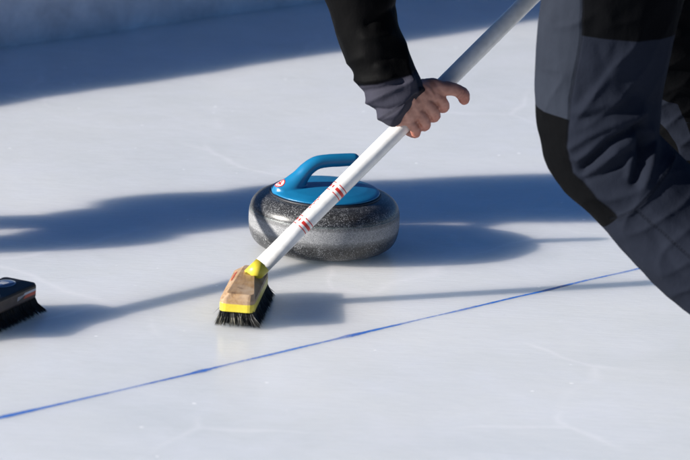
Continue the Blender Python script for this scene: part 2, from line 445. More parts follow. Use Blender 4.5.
# ------------------------------------------------------------------ curling stone
def curling_stone():
    t = empty('curling_stone', (0, 0, 0))
    tag(t, 'grey speckled granite curling stone with a blue gooseneck handle on the ice', 'curling stone')
    prof = [(0, .004), (.052, .004), (.058, .001), (.064, .0), (.071, .002), (.092, .003), (.113, .0062), (.128, .0120), (.1380, .0215), (.1430, .033), (.1450, .045), (.1458, .058),
            (.1456, .070), (.1448, .0785), (.1444, .0800), (.1440, .0806), (.1425, .0870), (.1380, .0950), (.1305, .1020), (.1190, .1078), (.109, .1102), (.1065, .1106), (0, .1105)]
    seg = 160; V = []; F = []
    P = [prof[0]] + [tuple(p) for p in catmull([A(p) for p in prof[1:-1]], 4)] + [prof[-1]]
    for r, z in P:
        for j in range(seg):
            a = 2 * math.pi * j / seg; V.append((r * math.cos(a), r * math.sin(a), z))
    for i in range(len(P) - 1):
        for j in range(seg):
            j2 = (j + 1) % seg; F.append((i * seg + j, i * seg + j2, (i + 1) * seg + j2, (i + 1) * seg + j))
    mesh_obj('stone_body', V, F, M['granite'], t)
    # dark ring under the plastic plate
    V = []; F = []; pr = [(.1062, .1085), (.1082, .1108), (.1078, .1128), (.104, .1135), (.098, .1125)]
    for r, z in pr:
        for j in range(96):
            a = 2 * math.pi * j / 96; V.append((r * math.cos(a), r * math.sin(a), z))
    for i in range(len(pr) - 1):
        for j in range(96): F.append((i * 96 + j, i * 96 + (j + 1) % 96, (i + 1) * 96 + (j + 1) % 96, (i + 1) * 96 + j))
    mesh_obj('dark_trim', V, F, M['dark_trim'], t)
    # handle: shallow dome plate and gooseneck grip in one moulding
    yaw = R(17); cy, sy = math.cos(yaw), math.sin(yaw)
    def q(x, z, o=0): return (x * cy - o * sy, x * sy + o * cy, z)
    shapes = []
    pr = [(0.0, .1135), (.1045, .1135), (.1058, .1150), (.1050, .1168), (.098, .1195), (.080, .1235), (.055, .1265), (.03, .128), (0, .1285)]
    V = []; F = []; sg = 96
    for r, z in pr[1:-1]:
        for j in range(sg):
            a = 2 * math.pi * j / sg; V.append((r * math.cos(a), r * math.sin(a), z))
    V += [(0, 0, .1115), (0, 0, .1285)]; L = len(pr) - 2
    for i in range(L - 1):
        for j in range(sg): F.append((i * sg + j, i * sg + (j + 1) % sg, (i + 1) * sg + (j + 1) % sg, (i + 1) * sg + j))
    for j in range(sg):
        F.append((L * sg, (j + 1) % sg, j)); F.append((L * sg + 1, (L - 1) * sg + j, (L - 1) * sg + (j + 1) % sg))
    shapes.append((V, F))
    shapes.append(tube([q(-.072, .112), q(-.064, .126), q(-.052, .143), q(-.040, .158), q(-.022, .1705), q(0.0, .1745), q(.028, .1755), q(.053, .1762)],
                       [(.034, .030), (.024, .024), (.0165, .0185), (.0140, .0165), (.0132, .0145), (.0128, .0130), (.0128, .0128), (.0122, .0125)], hint=(-sy, cy, 0), seg=28, k=6))
    shapes.append(ball(q(-.066, .117), (.036, .030, .013), [nrm(q(1, 0)), nrm(q(0, 0, 1)), (0, 0, 1)]))
    v, f, nn = remesh(shapes, .0016, 14, .5)
    h = mesh_obj('handle', v, f, M['blue'], t)
    bvh = BVHTree.FromPolygons([tuple(x) for x in v], f)
    # round red and white sticker on the root of the handle
    c = A([-.084, -.022, .16]); V = []; F = []; fm = []; n = 48; rad = .0115
    dirn = nrm([-.25, -.45, .86])
    hit = bvh.ray_cast(Vector(A([-.0845, -.024, .122]) + dirn * .08), Vector(-dirn))
    cen = A(hit[0]); nor = A(hit[1]); ux = nrm(np.cross([0, 1, 0], nor)); uy = np.cross(nor, ux)
    idx = {}
    for i in range(n + 1):
        for j in range(n + 1):
            a = (i / n * 2 - 1); b = (j / n * 2 - 1)
            p = cen + ux * a * rad + uy * b * rad + nor * .02
            hh = bvh.ray_cast(Vector(p), Vector(-nor))
            pp = A(hh[0]) if hh[0] is not None else cen + ux * a * rad + uy * b * rad
            V.append(pp + nor * .0005)
    for i in range(n):
        for j in range(n):
            a = ((i + .5) / n * 2 - 1); b = ((j + .5) / n * 2 - 1); rr = math.hypot(a, b)
            if rr > .97: continue
            F.append((i * (n + 1) + j, (i + 1) * (n + 1) + j, (i + 1) * (n + 1) + j + 1, i * (n + 1) + j + 1))
            redp = rr > .80 or (abs(a + .15 * b) < .16 and abs(b) < .55) or (abs(b - .1) < .13 and abs(a) < .5) or (a > .25 and abs(b - .45) < .12) or (a < -.25 and abs(b + .42) < .1)
            fm.append(0 if redp else 1)
    mesh_obj('sticker', V, F, [M['red'], M['stickerwhite']], t, fm)
curling_stone()

# ------------------------------------------------------------------ broom with wooden head
POLE_B = A([-.118, -.400, .060]); POLE_D = nrm([.655, .387, .648]); POLE_R = .0156
def frame_of(Dv):
    s = nrm(np.cross([0, 0, 1], Dv)); u = np.cross(Dv, s); return s, u
def pole_mesh(name, B, Dv, L0, L1, r, parent, mats, bands=(), seg=72, r1=None):
    """bands: (l0, l1, mat, th0, th1) painted rings cut into the mesh"""
    s, u = frame_of(Dv); r1 = r if r1 is None else r1
    cuts = sorted({L0, L1, *[b[0] for b in bands], *[b[1] for b in bands]})
    ls = []
    for a, b in zip(cuts[:-1], cuts[1:]):
        k = max(1, int((b - a) / .05)); ls += [a + (b - a) * i / k for i in range(k)]
    ls.append(L1)
    V = []; F = []; fm = []
    for l in ls:
        rr = r + (r1 - r) * (l - L0) / (L1 - L0)
        for j in range(seg):
            a = 2 * math.pi * j / seg; V.append(B + Dv * l + s * rr * math.cos(a) + u * rr * math.sin(a))
    for i in range(len(ls) - 1):
        lm = (ls[i] + ls[i + 1]) / 2
        for j in range(seg):
            th = 360 * (j + .5) / seg; mi = 0
            for b in bands:
                if b[0] <= lm <= b[1] and any(x0 <= th <= x1 for x0, x1 in b[3]): mi = b[2]
            F.append((i * seg + j, i * seg + (j + 1) % seg, (i + 1) * seg + (j + 1) % seg, (i + 1) * seg + j)); fm.append(mi)
    F.append(tuple(reversed(range(seg)))); fm.append(0); F.append(tuple((len(ls) - 1) * seg + j for j in range(seg))); fm.append(0)
    return mesh_obj(name, V, F, mats, parent, fm)

def bristle_mesh(name, mat, parent, c, u, wv, lu, lw, z0, n, splay, seed, tipmat=None, bias=(0, 0)):
    r = random.Random(seed); V = []; F = []; fm = []
    for i in range(n):
        a = r.uniform(-1, 1); b = r.uniform(-1, 1)
        if r.random() < .45:
            if r.random() < .6: b = math.copysign(r.uniform(.85, 1), b)
            else: a = math.copysign(r.uniform(.9, 1), a)
        top = c + u * a * lu + wv * b * lw + A([0, 0, z0 + .004])
        ou = a * abs(a) * splay + r.gauss(0, .12) * splay + bias[0]; ow = b * splay + r.gauss(0, .16) * splay + bias[1]
        bot = c + u * (a * lu + ou) + wv * (b * lw + ow) + A([0, 0, r.uniform(.0005, .004)])
        if r.random() < .035: bot = bot + (wv * r.gauss(0, 1) + u * r.gauss(0, 1)) * .006 + A([0, 0, r.uniform(0, .008)])
        midp = top * .5 + bot * .5 + (wv * ow + u * ou) * -.22
        wd = r.uniform(.0005, .0011)
        ax = nrm(np.cross(bot - top, [r.uniform(-1, 1), r.uniform(-1, 1), .2])); ay = nrm(np.cross(bot - top, ax))
        k = len(V)
        for p, s in ((top, 1), (midp, .9)):
            for an in (0, 2.09, 4.19): V.append(p + (ax * math.cos(an) + ay * math.sin(an)) * wd * s)
        V.append(bot)
        for j in range(3):
            j2 = (j + 1) % 3
            F.append((k + j, k + j2, k + 3 + j2, k + 3 + j)); F.append((k + 3 + j, k + 3 + j2, k + 6))
            tm = 1 if (tipmat and b * 1 < .3 and a < -.75 and r.random() < .28) else 0
            fm += [0, tm]
    return mesh_obj(name, V, F, [mat, tipmat or mat], parent, fm, smooth=False)

def loft_block(polys, mats_between, capmat, mats, name, parent, bev=.0015):
    V = []; F = []; fm = []; n = len(polys[0])
    for P in polys: V += [tuple(p) for p in P]
    for i in range(len(polys) - 1):
        for j in range(n):
            F.append((i * n + j, i * n + (j + 1) % n, (i + 1) * n + (j + 1) % n, (i + 1) * n + j)); fm.append(mats_between[i])
    F.append(tuple(reversed(range(n)))); fm.append(mats_between[0]); F.append(tuple((len(polys) - 1) * n + j for j in range(n))); fm.append(capmat)
    o = mesh_obj(name, V, F, mats, parent, fm, smooth=False)
    b = o.modifiers.new('bevel', 'BEVEL'); b.width = bev; b.segments = 3; b.limit_method = 'ANGLE'; b.angle_limit = R(20)
    return o

def rounded(lu, lw, ru, nn=5, shift=(0, 0)):
    """rounded rectangle outline in (w, u)"""
    P = []
    for (sx, sy, a0) in ((1, -1, -90), (1, 1, 0), (-1, 1, 90), (-1, -1, 180)):
        for i in range(nn):
            a = R(a0 + 90 * i / (nn - 1)); P.append((sx * (lw - ru) + ru * math.cos(a) + shift[0], sy * (lu - ru) + ru * math.sin(a) + shift[1]))
    return P

def wooden_broom():
    t = empty('curling_broom', (-.134, -.445, 0))
    tag(t, 'white handled broom with worn wooden head and yellow trim, in front of the curling stone', 'broom')
    c = A([0, 0, 0.]); u = nrm([.095, .995, 0]); wv = A([u[1], -u[0], 0])
    def at(P, z): return [c + wv * p[0] + u * p[1] + A([0, 0, z if np.isscalar(z) else z(p)]) for p in P]
    base = rounded(.1, .0315, .012)
    mid = rounded(.0995, .0312, .0118)
    def topo(w, uu):   # narrower towards the far end, right flank cut away round the socket
        fw = (uu + .1) / .2
        right = .0285 - .022 * min(max((fw - .10) / .5, 0), 1); left = -.0195 + .006 * fw
        return (w > 0) and right or left
    sh = []; tp = []
    for p in base:
        sh.append((p[0] * .985, p[1] * .99))
        x = topo(p[0], p[1]); fr = abs(p[0]) / .0315
        tp.append((x * (0.35 + .65 * fr) if abs(p[0]) < .03 else x, p[1] * .93))
    polys = [at(base, .028), at(base, .0425), at([(p[0] * .99, p[1] * .995) for p in base], .0432), at(sh, .049), at(tp, .0600)]
    blk = loft_block(polys, [0, 1, 1, 1], 1, [M['yellow'], M['wood']], 'brush_head', t, .0022)
    # red maker's mark strip on the left chamfer: small slanted strokes
    bristle_mesh('bristles', M['bristle'], t, c, u, wv, .094, .029, .028, 5200, .012, 3, M['tuft'], bias=(-.001, .004))
    core = loft_block([at(rounded(.092, .028, .01), .004), at(rounded(.092, .027, .01), .0285)], [0], 0, [M['bristle']], 'bristle_core', t, .001)
    off = -A([-.134, -.445, 0])
    B = POLE_B + off; s, uu = frame_of(POLE_D)
    fc = nrm([-.05, -.96, .26]); tc = math.degrees(math.atan2(np.dot(fc, uu), np.dot(fc, s))); lf = nrm([-.75, .1, .65])
    sg = 1 if ((s * math.cos(R(tc + 80)) + uu * math.sin(R(tc + 80))) @ lf) > 0 else -1     # turning sense towards the upper left flank
    def arc(a, b):
        x, y = sorted((tc + sg * a, tc + sg * b)); return [(x + k, y + k) for k in (-360, 0, 360)]
    def band(l):
        g = arc(-165, 14) + arc(40, 160); g2 = arc(-165, 18) + arc(34, 52) + arc(62, 160)
        return [(l - .0120, l - .0100, 1, g), (l - .0048, l + .0014, 1, g2), (l + .0064, l + .0084, 1, g)]
    po = pole_mesh('pole', B, POLE_D, .018, 1.16, POLE_R, t, [M['white'], M['red']], band(.128) + band(.216))
    fr = pole_mesh('ferrule', B, POLE_D, -.010, .020, POLE_R + .0004, t, [M['yellow']])
    # socket: yellow lined cup under the ferrule, shade of the gap in its colour
    V, F = tube([B + POLE_D * -.036, B + POLE_D * -.008], [.0105, .0128], seg=32, k=2, cap=False)
    mesh_obj('socket', V, F, M['shadeyellow'], t)
    # grip end cap
    V, F = tube([B + POLE_D * 1.155, B + POLE_D * 1.168], [POLE_R + .001, POLE_R + .001], seg=32, k=2)
    mesh_obj('end_cap', V, F, M['dark_trim'], t)
    # red printed mark on the pole between the rings (thin slanted strokes lying on the surface)
    mb = MB()
    def onp(l, th, r=.0003):
        a = R(th); return B + POLE_D * l + (s * math.cos(a) + uu * math.sin(a)) * (POLE_R + r)
    def stroke(pts, wd, thk=None):
        for (l0, t0), (l1, t1) in zip(pts[:-1], pts[1:]):
            n = 4; P = []
            dl, dt = l1 - l0, (t1 - t0) * R(1) * POLE_R; q = math.hypot(dl, dt) + 1e-9; nl, nt = -dt / q * wd, dl / q * wd / POLE_R / R(1)
            for i in range(n + 1):
                f = i / n; l = l0 + (l1 - l0) * f; th = t0 + (t1 - t0) * f
                P += [onp(l - nl, th - nt), onp(l + nl, th + nt)]
            mb.add(P, [(2 * i, 2 * i + 1, 2 * i + 3, 2 * i + 2) for i in range(n)])
    for k, (l, th) in enumerate([(.156 + .0052 * i, tc + sg * (58 + 9 * (i % 2))) for i in range(6)]):
        stroke([(l - .0025, th - 7), (l + .002, th + 6)], .0009); stroke([(l - .001, th + 6), (l + .0025, th - 3)], .0007)
    mb.build('printed_mark', M['red'], t, smooth=False)
    # red lettering strip on the left chamfer of the head
    mb = MB()
    e0 = A(at([(-.0305, -.075)], .0505)[0]); 
    return t
broom1 = wooden_broom()

def head_mark():
    """faded red writing strokes on the left chamfer, laid on the real surface"""
    hd = [o for o in broom1.children if o.name.startswith('brush_head')][0]
    dg = bpy.context.evaluated_depsgraph_get(); dg.update(); bv = BVHTree.FromObject(hd, dg)
    u = nrm([.095, .995, 0]); wv = A([u[1], -u[0], 0]); mb = MB()
    nd = nrm(-wv * .75 + A([0, 0, .65]))
    def q(a, b):
        p = -wv * .0245 + u * a + A([0, 0, .0555]) + nrm(wv * .55 + A([0, 0, .8])) * b
        h = bv.ray_cast(Vector(p + nd * .03), Vector(-nd)); 
        return A(h[0]) + nd * .0009 if h[0] is not None else p + nd * .002
    r = random.Random(4)
    for k in range(7):
        a = .005 + k * .0085
        segs = [((a, -.002), (a + .001, .0025)), ((a, -.0005), (a + .005, -.0005 + r.uniform(-.001, .002))), ((a + .005, -.002), (a + .006, .002))]
        for (a0, b0), (a1, b1) in segs[: 2 + k % 2]:
            dx, dy = a1 - a0, b1 - b0; l = math.hypot(dx, dy); nx, ny = -dy / l * .0011, dx / l * .0011
            mb.add([q(a0 + nx, b0 + ny), q(a0 - nx, b0 - ny), q(a1 - nx, b1 - ny), q(a1 + nx, b1 + ny)], [(0, 1, 2, 3)])
    mb.build('printed_mark', M['red'], broom1, smooth=False)
head_mark()

# ------------------------------------------------------------------ black broom at the left
HB = A([-.5725, -.597, 0.]); U2 = nrm([.43, .90, 0]); W2 = A([U2[1], -U2[0], 0])
P2_B = HB - U2 * .015 + A([0, 0, .055]); P2_D = nrm([-.75, .437, .60])
def black_broom():
    t = empty('curling_broom', tuple(HB))
    tag(t, 'black topped curling broom head with thick black bristles at the left edge of the picture', 'broom')
    c = A([0, 0, 0.])
    def at(P, z): return [c + W2 * p[0] + U2 * p[1] + A([0, 0, z]) for p in P]
    polys = [at(rounded(.097, .032, .009), .029), at(rounded(.1, .035, .010), .033), at(rounded(.1, .0355, .010), .0520), at(rounded(.098, .0335, .009), .0570)]
    loft_block(polys, [1, 1, 0], 0, [M['blackwood'], M['brownwood']], 'brush_head', t, .0012)
    bristle_mesh('bristles', M['bristle2'], t, c, U2, W2, .094, .031, .031, 6500, .016, 8, bias=(.004, .002))
    loft_block([at(rounded(.095, .034, .01), .003), at(rounded(.09, .029, .01), .0295)], [0], 0, [M['bristle2']], 'bristle_core', t, .001)
    B = P2_B - HB
    pole_mesh('pole', B, P2_D, .0, 1.29, .0135, t, [M['blackwood']])
    V, F = tube([B - P2_D * .01, B + P2_D * .05], [.019, .0165], seg=32, k=2)
    mesh_obj('socket', V, F, M['grey'], t)
    # oval silver emblem on the top face near the far end
    mb = MB(); n = 40; cen = c + U2 * .058 + W2 * -.010 + A([0, 0, .0575])
    def el(a, rx, ry, dz=0): return cen + U2 * math.cos(a) * rx + W2 * math.sin(a) * ry + A([0, 0, dz])
    V = [el(2 * math.pi * i / n, .026, .019) for i in range(n)] + [el(2 * math.pi * i / n, .023, .016) for i in range(n)] + [el(2 * math.pi * i / n, .0225, .0155, .0001) for i in range(n)]
    F = [(i, (i + 1) % n, n + (i + 1) % n, n + i) for i in range(n)] + [tuple(2 * n + i for i in range(n))]
    mb.v = V; mb.f = F; mb.m = [0] * n + [1]
    em = mb.build('emblem', [M['grey'], M['navyprint']], t, smooth=False)
    mb = MB()
    for (a, b, l) in ((-.006, -.012, .016), (.000, -.009, .018), (.006, -.010, .014)):
        p = [cen + U2 * (a + du) + W2 * (b + dw) + A([0, 0, .0005]) for du, dw in ((-.0016, 0), (.0016, 0), (.0016 + .003, l), (-.0016 + .003, l))]
        mb.add(p, [(0, 1, 2, 3)])
    mb.build('emblem_mark', M['palewhite'], em, smooth=False)
    # red and white badge on the side wall near the far corner
    mb = MB(); sd = c + W2 * .0358
    def sp(a, z): return sd + U2 * a + A([0, 0, z])
    mb.add([sp(.050, .0385), sp(.089, .0385), sp(.092, .0445), sp(.056, .0445)], [(0, 1, 2, 3)], 0)
    mb.add([sp(.048, .0447), sp(.090, .0447), sp(.091, .049), sp(.054, .049)], [(0, 1, 2, 3)], 1)
    for k in range(5): mb.add([sp(.030 + k * .004, .039 + .001 * k), sp(.032 + k * .004, .039 + .001 * k), sp(.034 + k * .004, .0465), sp(.032 + k * .004, .0465)], [(0, 1, 2, 3)], 1)
    mb.build('badge', [M['orange'], M['palewhite']], t, smooth=False)
black_broom()

# ------------------------------------------------------------------ people
def dist_poly(X, Z, P):
    d = np.full(X.shape, 1e9)
    for (x0, z0), (x1, z1) in zip(P[:-1], P[1:]):
        vx, vz = x1 - x0, z1 - z0; t = np.clip(((X - x0) * vx + (Z - z0) * vz) / (vx * vx + vz * vz + 1e-12), 0, 1)
        d = np.minimum(d, np.hypot(X - x0 - t * vx, Z - z0 - t * vz))
    return d
def sdf_poly(X, Z, P):
    P = list(P); d = dist_poly(X, Z, P + [P[0]]); inside = np.zeros(X.shape, bool)
    for (x0, z0), (x1, z1) in zip(P, P[1:] + [P[0]]):
        c = ((z0 > Z) != (z1 > Z)) & (X < (x1 - x0) * (Z - z0) / (z1 - z0 + 1e-12) + x0); inside ^= c
    return np.where(inside, d, -d)
def nz3(P, s, off=0):
    return A([mnoise.noise(Vector((p[0] * s[0] + off, p[1] * s[1], p[2] * s[2]))) for p in P])

def hand_shapes(H, D, V, W, out=1, thumb_out=True, small=False):
    """right hand closed over a pole: s along pole, e to the finger side, v to the back of the hand.
    returns shapes, fingertip list (for red tint / nails)"""
    E = np.cross(D, V) * out
    def P(s, e, v): return H + D * s + E * e + V * v
    sh = []; tips = []; cre = []
    rows = [(-.001, 1.0, 0), (-.0235, 1.03, .001), (-.0445, .97, .0), (-.064, .82, -.003)]
    for i, (s, k, dv) in enumerate(rows):
        curl = [(-.020, .040), (-.002, .0365), (.0165, .0285), (.0275, .0115), (.0265, -.0050), (.0170, -.0195), (.0030, -.0265), (-.0095, -.0245)]
        rad = [.0122, .0118, .0112, .0116, .0106, .0104, .0098, .0080]
        lean = -.010 + .004 * i
        pts = []
        for j, (e, v) in enumerate(curl):
            f = j / 7
            kk = k if i == 3 else 1
            pts.append(P(s + lean * (1 - f) * -1.0 * .6 + [.003, .001, -.001, -.002][i] * f * 2, e * (.94 if i == 3 else 1), v * (.95 if i == 3 else 1) + dv))
        sh.append(tube(pts, [r * k for r in rad], hint=D, seg=18, k=3))
        sh.append(ball(pts[3], .0120 * k)); sh.append(ball(pts[5], .0106 * k))
        tips.append((pts[7], .02)); cre.append((pts[4] * .5 + pts[3] * .5, i)); tips.append((pts[3], .017))
    # palm and back of hand
    m0 = P(-.030, .001, .0345); w0 = W
    ms = []
    for i, (s, k, dv) in enumerate(rows):
        b = w0 + D * (.021 - .014 * i); kn = P(s - .003, .000, .0345 * (.95 if i == 3 else 1) + dv)
        ms.append((b, kn)); sh.append(tube([b, b * .5 + kn * .5 + V * .002, kn], [.0165, .0155, .0128 * k], seg=18, k=4))
    for (b0, k0), (b1, k1) in zip(ms[:-1], ms[1:]):
        sh.append(tube([b0 * .5 + b1 * .5, (b0 + b1 + k0 + k1) / 4 + V * .0015, (k0 + k1) / 2 - V * .001], [.016, .0150, .0115], seg=16, k=4))
    # heel of the hand on the little-finger side
    sh.append(tube([w0 * .8 + P(-.07, -.03, .03) * .2, P(-.074, -.020, .028), P(-.064, -.004, .030)], [.019, .018, .0135], seg=18, k=3))
    # thumb: leaves the side of the palm near the wrist
    th = [w0 * .55 + P(.0, -.020, .040) * .45, P(.002, -.018, .038), P(.017, -.002, .039), P(.029, .012, .038), P(.038, .025, .035), P(.0415, .0365, .030), P(.0385, .0455, .024)]
    if not thumb_out: th = th[:3] + [P(.026, .010, .032), P(.020, .026, .020), P(.016, .030, .004), P(.013, .026, -.008)]
    sh.append(tube(th, [.017, .0165, .0145, .0130, .0118, .0126, .0104], hint=D, seg=18, k=4))
    sh.append(tube([P(.004, -.020, .036), P(.012, -.004, .034), P(.006, .006, .033)], [.014, .012, .010], seg=16, k=3))   # web
    tips.append((th[-1], .022)); tips.append((th[-2], .012))
    return sh, tips, cre, th, P

def arm_len(a, b, e): return a + b

def build_person(name, label, J, mats, hi):
    """J: joint dict in world space. one continuous body mesh; clothing, shoes, hair as children"""
    root = empty(name, (float(J['pelvis'][0]), float(J['pelvis'][1]), 0))
    tag(root, label, 'person'); off = -A([J['pelvis'][0], J['pelvis'][1], 0])
    g = lambda k: A(J[k], float)
    lat = nrm(g('sh_l') - g('sh_r')); spine = nrm(g('neck') - g('pelvis')); fwd = g('face')
    # ---------- body
    S = []; bk = J.get('slim', 1.0) ** .5 * .92 if J.get('slim', 1.0) == 1 else J['slim'] * .82
    pel, neck, head = g('pelvis'), g('neck'), g('head')
    mid = (pel + neck) / 2 + A([0, 0, .025])
    S.append(tube([pel, pel * .6 + mid * .4, mid, neck * .6 + mid * .4, neck - spine * .04], [(.155 * bk, .11 * bk), (.135 * bk, .10 * bk), (.14 * bk, .105 * bk), (.165 * bk, .11 * bk), (.12 * bk, .08)], hint=np.cross(spine, lat), k=4))
    S.append(tube([neck - spine * .03, neck * .45 + head * .55], [.062, .056], k=4))
    up = nrm(head - neck); up = nrm(up + A([0, 0, .6])); f = nrm(fwd - up * np.dot(fwd, up)); sd = np.cross(up, f)
    ax = [sd, f, up]
    S.append(ball(head + up * .03, (.074, .094, .090), ax, 28)); S.append(ball(head + f * .022 - up * .045, (.055, .066, .068), ax, 24))
    S.append(ball(head + f * .062 - up * .095, (.026, .020, .018), ax))
    S.append(tube([head + f * .090 + up * .018, head + f * .108 - up * .018, head + f * .104 - up * .030], [.008, .012, .010], hint=sd))
    S.append(tube([head + f * .086 + up * .028 - sd * .04, head + f * .096 + up * .026, head + f * .086 + up * .028 + sd * .04], [.008, .009, .008]))
    for q in (-1, 1):
        S.append(ball(head + sd * q * .077 - f * .005, (.009, .018, .031), ax)); S.append(ball(head + f * .066 + sd * q * .040 - up * .015, (.020, .018, .018), ax))
    for v0 in (-.052, -.064): S.append(tube([head + f * .078 + up * v0 - sd * .022, head + f * .090 + up * v0, head + f * .078 + up * v0 + sd * .022], [.004, .0065, .004]))
    tips = []; cres = []; nails = []
    for s_ in ('l', 'r'):
        sh, el, wr = g('sh_' + s_), g('el_' + s_), g('wr_' + s_)
        if 'sleeve_' + s_ in J:
            q = [A(x, float) for x in J['sleeve_' + s_][0]]; q = [neck * .5 + sh * .5 - A([0, 0, .03])] + q[:-1:1] + [wr]; q[-2] = q[-2] * .5 + q[-3] * .5
            S.append(tube(q[:1] + q[1:9:1] + [wr], [.075, .060, .052, .045, .042, .040, .037, .034, .030, (.024, .026)], hint=J['D_' + s_], k=4))
        else: S.append(tube([neck * .5 + sh * .5 - A([0, 0, .03]), sh, sh * .6 + el * .4, el, el * .6 + wr * .4, wr], [.060, .052, .046, .038, .036, (.027, .031)], hint=J['D_' + s_], k=4))
        hs, tp, cr, th, P = hand_shapes(g('h_' + s_), g('D_' + s_), g('V_' + s_), wr, J['out_' + s_], J.get('thumb_' + s_, False))
        S += hs; tips += tp; cres += cr; nails.append((th, P, s_))
        hp, kn, an = g('hip_' + s_), g('kn_' + s_), g('an_' + s_)
        S.append(tube(J['leg_' + s_], [min(q if np.isscalar(q) else min(q), .1) * (.62 if i < len(J['legr_' + s_]) - 1 else .6) for i, q in enumerate(J['legr_' + s_])], k=4))
        toe = g('toe_' + s_); S.append(tube([an, an * .5 + toe * .5 + A([0, 0, .02]), toe + A([0, 0, .03])], [.032, (.03, .024), (.026, .016)], hint=(0, 0, 1), k=3))
    v, fc, nn = remesh(S, .0018 if hi else .0045, 4 if hi else 4, .5)
    red = np.zeros(len(v)); cre = np.zeros(len(v))
    if hi:   # knuckle creases and tendons as real relief
        for th, P, s_ in nails:
            if not J.get('thumb_' + s_): continue
            Dh, Vh, Hh = g('D_' + s_), g('V_' + s_), g('h_' + s_); Eh = np.cross(Dh, Vh)
            near = np.linalg.norm(v - Hh, axis=1) < .14
            rel = v - Hh; cs, ce, cv = rel @ Dh, rel @ Eh, rel @ Vh; d_ = np.zeros(len(v))
            ang = np.arctan2(cv, ce)                     # angle round the pole: creases run along the pole axis
            fr = np.exp(-((ang - .42) / .20) ** 2) * (ce > .015) * (cs < .016)
            d_ -= .0011 * fr * np.maximum(0, np.cos((ang - .42) * 2 * math.pi / .17)) ** 2
            fr2 = np.exp(-((ang + .55) / .14) ** 2) * (ce > .010) * (cs < .016); d_ -= .0009 * fr2 * np.maximum(0, np.cos((ang + .55) * 2 * math.pi / .16)) ** 2
            ip = th[4] * .35 + th[5] * .65; ta = nrm(th[5] - th[4]); al = (v - ip) @ ta; rr = np.linalg.norm(v - ip, axis=1)
            d_ -= .0010 * np.exp(-(rr / .016) ** 2) * np.maximum(0, np.cos(al * 2 * math.pi / .0048)) ** 2 * (np.abs(al) < .008)
            d_ += .0012 * np.cos(cs * 2 * math.pi / .0215 + .2) * np.exp(-((ce + .012) / .02) ** 2) * (cv > .02)
            d_ += .0007 * nz3(rel, (140, 140, 140), 3)
            v[near] += (nn * d_[:, None])[near]
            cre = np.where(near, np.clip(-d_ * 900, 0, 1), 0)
    for p, r in tips: red = np.maximum(red, np.exp(-(np.linalg.norm(v - p, axis=1) / r) ** 2))
    body = mesh_obj('body', v + off, fc, M['skin'], root, attrs=dict(red=red, crease=cre))
    bv = BVHTree.FromPolygons([tuple(x) for x in v], fc)
    def sticker(c, dirn, ux, rx, ry, name, mat, lift=.0006):
        """small curved plate laid on the skin"""
        n = 8; V = []; F = []; c = A(c); dirn = nrm(dirn); ux = nrm(ux - dirn * np.dot(ux, dirn)); uy = np.cross(dirn, ux)
        for i in range(n + 1):
            for j in range(n + 1):
                a, b = i / n * 2 - 1, j / n * 2 - 1; q = a * math.sqrt(1 - b * b / 2), b * math.sqrt(1 - a * a / 2)
                p = c + ux * q[0] * rx + uy * q[1] * ry
                h = bv.ray_cast(Vector(p + dirn * .03), Vector(-dirn)); pp = A(h[0]) if h[0] is not None else p
                V.append(pp + dirn * lift * (1.6 - a * a * .5 - b * b * .5))
        for i in range(n):
            for j in range(n): F.append((i * (n + 1) + j, (i + 1) * (n + 1) + j, (i + 1) * (n + 1) + j + 1, i * (n + 1) + j + 1))
        mesh_obj(name, A(V) + off, F, mat, root)
    for th, P, s_ in nails:
        if J.get('thumb_' + s_):
            ax_t = nrm(th[-1] - th[-2]); dn = nrm(g('D_' + s_) * .9 + g('V_' + s_) * .35)
            sticker(th[-1] + ax_t * .002, dn, ax_t, .0078, .0064, 'thumbnail', M['nail'])
    for q in (-1, 1):
        e = head + f * .082 + sd * q * .032 + up * .006
        eo = mesh_obj('eye', *(lambda VF: (A(VF[0]) + off, VF[1]))(ball(e, .0125, ax)), M['eyew'], root)
        mesh_obj('iris', *(lambda VF: (A(VF[0]) + off, VF[1]))(ball(e + f * .0085, (.006, .0045, .006), ax)), M['iris'], eo)
    sticker(head + f * .09 - up * .058, f, sd, .020, .007, 'lips', M['lip'])
    # knitted hat / hair
    hv, hf, hn = remesh([ball(head + up * .048 - f * .010, (.086, .104, .088), ax, 28), tube([head + up * .03 + (sd * math.cos(a) * .081 + f * (math.sin(a) * .100 - .008)) for a in np.linspace(0, 2 * math.pi, 17)], [.012] * 17, hint=up, k=2)], .004, 6)
    hh = ((hv - head) @ up); keep = hh > .012
    hv2 = hv.copy(); hv2[~keep] += 0
    idx = -np.ones(len(hv), int); idx[keep] = np.arange(keep.sum()); hf2 = [tuple(idx[i] for i in q) for q in hf if all(keep[i] for i in q)]
    mesh_obj('knit_hat', hv2[keep] + off, hf2, M['knit'], root)
    hr = remesh([ball(head + up * .010 - f * .035, (.080, .078, .075), ax, 24)], .005, 3)
    mesh_obj('hair', hr[0] + off, hr[1], M['hair'], root)
    # ---------- trousers
    T = []
    T.append(tube([pel + spine * .16, pel + spine * .06, pel - spine * (.06 if hi else -.02)], [(.165 * J.get('slim', 1), .125 * J.get('slim', 1)), (.185 * J.get('slim', 1), .140 * J.get('slim', 1)), (.17 * J.get('slim', 1), .135 * J.get('slim', 1))], hint=np.cross(spine, lat), k=4))
    legs = {}
    for s_ in ('l', 'r'):
        path = [A(p, float) for p in J['leg_' + s_]]; rad = J['legr_' + s_]; legs[s_] = path
        T.append(tube(path, rad, hint=(0, 1, 0), seg=32, k=6))
    tv, tf, tn = remesh(T, .0040 if hi else .008, 5, .5)
